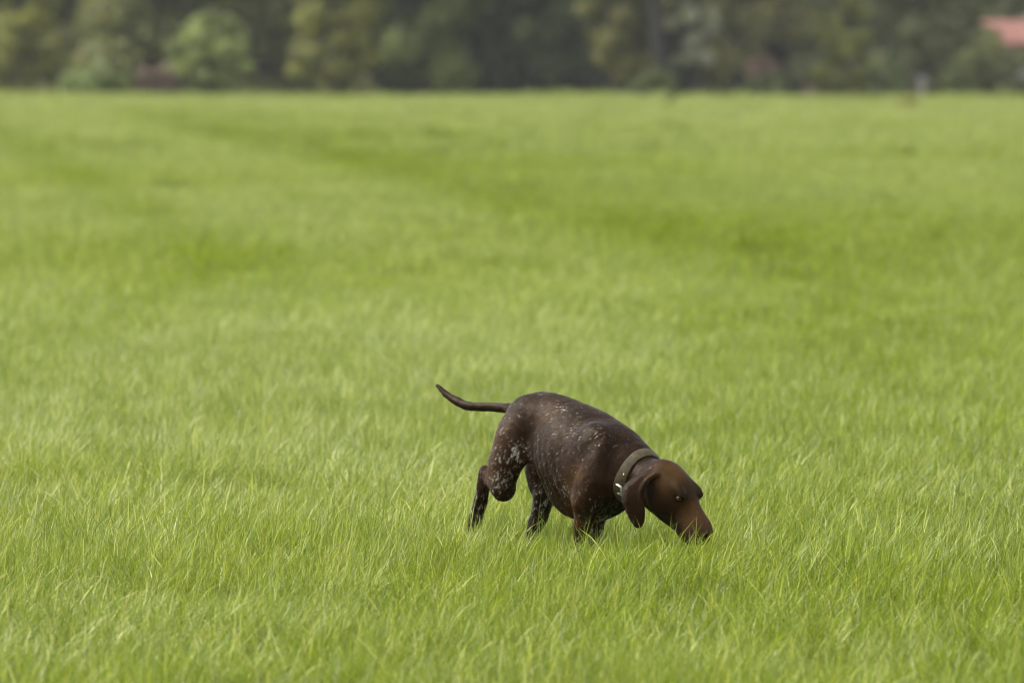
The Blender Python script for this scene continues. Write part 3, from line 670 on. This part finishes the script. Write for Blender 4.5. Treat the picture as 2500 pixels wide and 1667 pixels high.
# coat colours: liver brown, tawny patches with warm edge light painted in, white ticking in its own clusters
TICKS = [((-0.1257,0.0199,0.4021),0.035,1.25),((-0.1698,0.0636,0.3214),0.050,0.90),((-0.1551,0.0603,0.4619),0.050,0.45),((0.0982,-0.2372,0.2903),0.055,1.10),((0.1028,-0.1755,0.2307),0.060,1.10),((-0.0054,-0.0776,0.5336),0.045,0.66),((0.0224,-0.2179,0.4702),0.045,0.75),((0.1149,-0.3112,0.4802),0.050,0.55),((0.0047,-0.1766,0.3218),0.060,0.60),((-0.0602,-0.1042,0.4184),0.080,0.35),((-0.0205,-0.1420,0.4904),0.080,0.32),((-0.0588,0.1659,0.2280),0.060,0.80),((-0.0735,0.1862,0.1817),0.050,0.80),((-0.2368,0.1899,0.2633),0.050,0.60),((0.0658,-0.2267,0.2169),0.050,0.50),((-0.0595,0.0478,0.5439),0.060,0.30),((-0.1551,0.0433,0.3709),0.070,0.70),((-0.2443,0.2002,0.2252),0.060,0.80),((-0.2219,0.1693,0.3133),0.040,0.50),((0.0483,-0.1855,0.1770),0.070,0.80),((0.0903,-0.0392,0.1715),0.060,0.80),((-0.0771,0.2082,0.2916),0.060,0.50),((0.0400,-0.2592,0.4007),0.070,0.25),((-0.0242,-0.1539,0.3929),0.080,0.28),((-0.0201,-0.1084,0.2945),0.060,0.45)]
TAN_HIGHLIGHTS = [((0.0454,-0.2666,0.3578),0.032,1.00),((0.0403,-0.2426,0.2907),0.030,1.00),((0.0369,-0.2210,0.2236),0.030,1.00),((-0.1994,0.1043,0.3553),0.060,0.70),((-0.1809,0.0788,0.4274),0.060,0.80),((0.0440,-0.2307,0.3260),0.050,0.80),((0.0409,-0.1924,0.2321),0.050,0.90),((0.3095,-0.4261,0.3808),0.050,0.55),((0.2774,-0.4558,0.3735),0.040,0.45),((-0.0600,-0.0535,0.5210),0.050,0.50),((0.3736,-0.4813,0.2590),0.050,0.60)]
def coat_colour(P, soft=0., hairs=None):
    # flow-stretched coordinates so that the flecks run with the hair
    S = np.stack([P@HEADING*.75, P@RIGHT, P[:, 2]*.6], 1)
    dens = np.zeros(len(P)); tan_light = np.zeros(len(P))
    for c, r, w in TICKS: dens = np.maximum(dens, w*np.exp(-((P-np.array(c))**2).sum(1)/r**2))
    for c, r, w in TAN_HIGHLIGHTS: tan_light = np.maximum(tan_light, w*np.exp(-((P-np.array(c))**2).sum(1)/r**2))
    n1 = vnoise(S/.0062, 3)*.80+vnoise(S/.022, 5)*.20
    thr = .90-.34*dens
    tick = sstep(thr-soft, thr+.10+soft, n1)*(dens > .05)*np.clip(dens*1.3+.25, 0, 1)
    roan = sstep(.55, .8, vnoise(S/.0045, 9))*np.clip(dens*1.3, 0, 1)*.34
    low = vnoise(P/.06, 11); mid = vnoise(P/.018, 13)
    fine = vnoise(np.stack([P@HEADING*.45, P@RIGHT, P[:, 2]*.45], 1)/.0055, 17)
    base = np.array([.0112, .0050, .0021])[None]*(.45+.45*low+.42*mid+.40*fine)[:, None]
    tn = np.clip(tan_light*(.45+.8*mid), 0, 1)[:, None]
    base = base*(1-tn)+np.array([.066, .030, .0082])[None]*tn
    w = np.clip(np.maximum(tick*.85, roan), 0, 1)[:, None]*(1-.35*(soft > 0))
    if hairs is not None: w = ((hairs[:, None] < w*.85)*.88)
    col = base*(1-w)+np.array([.34, .31, .265])[None]*w
    # nose leather and lips
    dn = np.sqrt(((P-NOSE)**2).sum(1)); q = sstep(.023, .016, dn)[:, None]
    col = col*(1-q)+np.array([.035, .018, .014])[None]*q
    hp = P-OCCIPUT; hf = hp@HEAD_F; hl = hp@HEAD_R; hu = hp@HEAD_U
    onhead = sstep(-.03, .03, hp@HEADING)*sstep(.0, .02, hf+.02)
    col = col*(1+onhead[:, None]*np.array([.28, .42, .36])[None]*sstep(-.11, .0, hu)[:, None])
    lip = np.exp(-((hu+.083+.10*(hf-.19))/.0042)**2)*sstep(.10, .13, hf)*sstep(.245, .23, hf)
    col = col*(1-.65*lip)[:, None]
    # pinkish bare muzzle sides behind the nose
    mz = (sstep(.17, .215, hf)*sstep(-.10, -.06, hu)*(np.abs(hl) < .05))[:, None]*(1-q)*.42
    col = col*(1-mz)+np.array([.058, .028, .020])[None]*mz
    for sg in (1, -1):      # nostrils
        de = np.sqrt(((P-NOSE-HEAD_F*.006-HEAD_R*.0105*sg)**2).sum(1)); q = sstep(.0075, .0045, de)[:, None]
        col = col*(1-q)+np.array([.004, .003, .003])[None]*q
    for e in EYES:
        de = np.sqrt(((P-e)**2).sum(1)); q = sstep(.020, .009, de)[:, None]*.85
        col = col*(1-q)+np.array([.008, .005, .004])[None]*q
    return col
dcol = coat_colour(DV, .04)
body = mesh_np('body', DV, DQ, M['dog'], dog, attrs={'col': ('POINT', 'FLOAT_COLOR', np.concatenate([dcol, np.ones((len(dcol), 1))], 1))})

# short coat: one flat tapering hair per sample, lying along the body
def make_coat(n=230000):
    rng = np.random.default_rng(4)
    T = np.concatenate([DQ[:, [0, 1, 2]], DQ[:, [0, 2, 3]]])
    a, b, c = DV[T[:, 0]], DV[T[:, 1]], DV[T[:, 2]]
    N = np.cross(b-a, c-a); A = np.linalg.norm(N, axis=1)+1e-12
    t = rng.choice(len(T), n, p=A/A.sum())
    u = rng.random((n, 2)); fl = u.sum(1) > 1; u[fl] = 1-u[fl]
    P = a[t]+(b-a)[t]*u[:, :1]+(c-a)[t]*u[:, 1:]
    vn = np.zeros_like(DV)
    for i in range(3):
        for k in range(3): vn[:, k] += np.bincount(T[:, i], N[:, k], len(DV))
    vn /= np.linalg.norm(vn, axis=1)[:, None]+1e-12
    nn = vn[T[t, 0]]*(1-u.sum(1))[:, None]+vn[T[t, 1]]*u[:, :1]+vn[T[t, 2]]*u[:, 1:]
    nn /= np.linalg.norm(nn, axis=1)[:, None]+1e-9
    hp = P-OCCIPUT; head = ((hp@HEADING) > -.01)
    flow = np.where(head[:, None], -HEAD_F[None]*1., -HEADING[None]*.75+np.array([0, 0, -.7])[None])
    s = P@HEADING; legs = (P[:, 2] < .25) & ~head
    flow[legs] = np.array([0, 0, -1.])-HEADING*.1
    tailm = (s < -.27) & (P[:, 2] > .44); flow[tailm] = -HEADING+np.array([0, 0, .1])
    flow += rng.normal(0, .16, flow.shape)
    flow -= nn*(flow*nn).sum(1)[:, None]; flow /= np.linalg.norm(flow, axis=1)[:, None]+1e-9
    side = np.cross(nn, flow)
    de = np.min([np.linalg.norm(P-e, axis=1) for e in EYES], axis=0)
    ok = (de > .015) & (np.linalg.norm(P-NOSE, axis=1) > .024)
    L = rng.uniform(.005, .010, n)*np.where(head, .6, 1.0); L[tailm] *= 1.2
    W = rng.uniform(.0006, .0012, n)
    tip = P+flow*L[:, None]+nn*(L*rng.uniform(.05, .24, n))[:, None]
    base = P-nn*.0004
    V = np.stack([base-side*W[:, None], base+side*W[:, None], tip], 1)[ok].reshape(-1, 3)
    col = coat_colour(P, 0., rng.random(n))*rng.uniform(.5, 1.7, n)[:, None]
    col = np.repeat(col[ok], 3, axis=0)
    Q = np.arange(len(V)).reshape(-1, 3)
    return mesh_np('coat', V, Q, M['coat'], dog, attrs={'col': ('POINT', 'FLOAT_COLOR', np.concatenate([col, np.ones((len(col), 1))], 1))})
tag(make_coat(), kind='stuff')

# eyes
def make_eye(c, side):
    gaze = HEAD_F*.62+HEAD_R*.72*side+HEAD_U*.25; gaze /= np.linalg.norm(gaze)
    th = np.linspace(0, math.pi, 15)[:, None]; ph = np.linspace(0, 2*math.pi, 25)[None, :-1]
    x = np.cross(gaze, HEAD_U); x /= np.linalg.norm(x); y = np.cross(gaze, x)
    V = (np.cos(th)*np.ones_like(ph))[..., None]*gaze+(np.sin(th)*np.cos(ph))[..., None]*x+(np.sin(th)*np.sin(ph))[..., None]*y
    n = V.shape[1]; V = V.reshape(-1, 3)
    Q = np.array([[i*n+j, i*n+(j+1) % n, (i+1)*n+(j+1) % n, (i+1)*n+j] for i in range(14) for j in range(n)])[:, ::-1]
    ang = np.degrees(np.arccos(np.clip(V@gaze, -1, 1)))
    col = np.where((ang < 20)[:, None], [[.006, .004, .003, 1]], np.where((ang < 48)[:, None], [[.12, .048, .007, 1]], [[.03, .018, .012, 1]]))
    mesh_np('eye', c+V*.0090, Q, M['eye'], dog, attrs={'col': ('POINT', 'FLOAT_COLOR', col)})
make_eye(EYES[0], 1); make_eye(EYES[1], -1)

# leather collar fitted to the neck
COLLAR_C = np.array((0.2178,-0.2998,0.3469)); COLLAR_A = np.array((0.5640,-0.7763,-0.2816))
cy_ = np.cross(COLLAR_A, [0, 0, 1.]); cy_ /= np.linalg.norm(cy_); cz_ = np.cross(cy_, COLLAR_A)
def neck_radius(off, n=72):
    d = DV-COLLAR_C; h = d@COLLAR_A; m = (np.abs(h-off) < .007)
    y = d[m]@cy_; z = d[m]@cz_; rr = np.hypot(y, z); an = np.arctan2(z, y); k = rr < .13; rr = rr[k]; an = an[k]
    out = []
    for i in range(n):
        a = -math.pi+2*math.pi*i/n; dd = np.abs((an-a+math.pi) % (2*math.pi)-math.pi)
        q = rr[dd < .12]; q = q[q < .105]
        out.append(np.median(q) if len(q) else .075)
    out = np.array(out); K = np.ones(9)/9
    return np.convolve(np.concatenate([out[-8:], out, out[:8]]), K, 'same')[8:-8]
def collar_mesh():
    n = 72; w = .0138; rings = []
    r0, r1 = neck_radius(-w), neck_radius(w)
    prof = [(-w, .001, 0), (-w, .0042, 0), (-w+.002, .0052, 0), (w-.002, .0052, 1), (w, .0042, 1), (w, .001, 1)]
    V = []
    for h, t, e in prof:
        for i in range(n):
            a = -math.pi+2*math.pi*i/n; f = (h+w)/(2*w); r = r0[i]*(1-f)+r1[i]*f+t-.0002
            V.append(COLLAR_C+COLLAR_A*h+(cy_*math.cos(a)+cz_*math.sin(a))*r)
    m = len(prof)
    Q = [[i*n+j, i*n+(j+1) % n, ((i+1) % m)*n+(j+1) % n, ((i+1) % m)*n+j] for i in range(m) for j in range(n)]
    return np.array(V), np.array(Q)
cv, cq = collar_mesh()
collar = mesh_np('collar', cv, cq, M['leather'], dog)
tag(collar, 'worn olive brown leather collar with a bright metal buckle')

def tube(path, r, n=8, closed=False):
    P = np.array(path, float); m = len(P); V = []
    for i in range(m):
        t = P[(i+1) % m]-P[i-1] if closed else P[min(i+1, m-1)]-P[max(i-1, 0)]
        t /= np.linalg.norm(t); u = np.cross(t, [.3, .2, .9]); u /= np.linalg.norm(u); w = np.cross(t, u)
        rr = r[i] if hasattr(r, '__len__') else r
        V += [P[i]+(u*math.cos(2*math.pi*k/n)+w*math.sin(2*math.pi*k/n))*rr for k in range(n)]
    Q = [[(i % m)*n+k, (i % m)*n+(k+1) % n, ((i+1) % m)*n+(k+1) % n, ((i+1) % m)*n+k] for i in range(m if closed else m-1) for k in range(n)]
    return np.array(V), np.array(Q)
# buckle: a rectangular steel frame with a tongue, standing proud low on the near side
BUCKLE_C = np.array((0.1532,-0.3283,0.3265)); bx_ = COLLAR_A; bn_ = BUCKLE_C-COLLAR_C; bn_ = bn_-bx_*(bn_@bx_); bn_ /= np.linalg.norm(bn_); bt_ = np.cross(bx_, bn_)
loop = [BUCKLE_C+bx_*a*.022+bt_*b*.0125+bn_*.007 for a, b in ((-1,-1),(-.3,-1.06),(.3,-1.06),(1,-1),(1.05,0),(1,1),(.3,1.06),(-.3,1.06),(-1,1),(-1.05,0))]
bv, bq = tube(loop, .0036, 8, True)
buckle = mesh_np('buckle', bv, bq, M['steel'], collar)
bv, bq = tube([BUCKLE_C+bt_*.011+bn_*.006, BUCKLE_C+bn_*.0085, BUCKLE_C-bt_*.013+bn_*.007], .0018, 6)
mesh_np('tongue', bv, bq, M['steel'], buckle)
STUD_C = np.array((0.1655,-0.3571,0.3655)); sd_ = STUD_C-COLLAR_C; sd_ -= COLLAR_A*(sd_@COLLAR_A); sd_ /= np.linalg.norm(sd_)
sv = [STUD_C+sd_*.0022]+[STUD_C+(COLLAR_A*math.cos(k*math.pi/5)+np.cross(COLLAR_A, sd_)*math.sin(k*math.pi/5))*.0028 for k in range(10)]
mesh_np('stud', sv, [[0, 1+k, 1+(k+1) % 10] for k in range(10)], M['brass'], collar)

# ---------------------------------------------------------------- air: faint even haze over the whole place
hv, hq = box_np(-430, 430, -130, 1520, -3.5, 19)
hm = bpy.data.materials.new('haze'); hm.use_nodes = True; hn = hm.node_tree
hn.nodes.remove(hn.nodes['Principled BSDF']); pv = hn.nodes.new('ShaderNodeVolumePrincipled')
pv.inputs['Color'].default_value = (.95, .96, 1, 1); pv.inputs['Density'].default_value = .00017
hn.links.new(pv.outputs[0], hn.nodes['Material Output'].inputs['Volume'])
haze = mesh_np('haze', hv, hq, hm, smooth=False); tag(haze, 'thin pale haze in the air over the field', 'haze', kind='stuff')
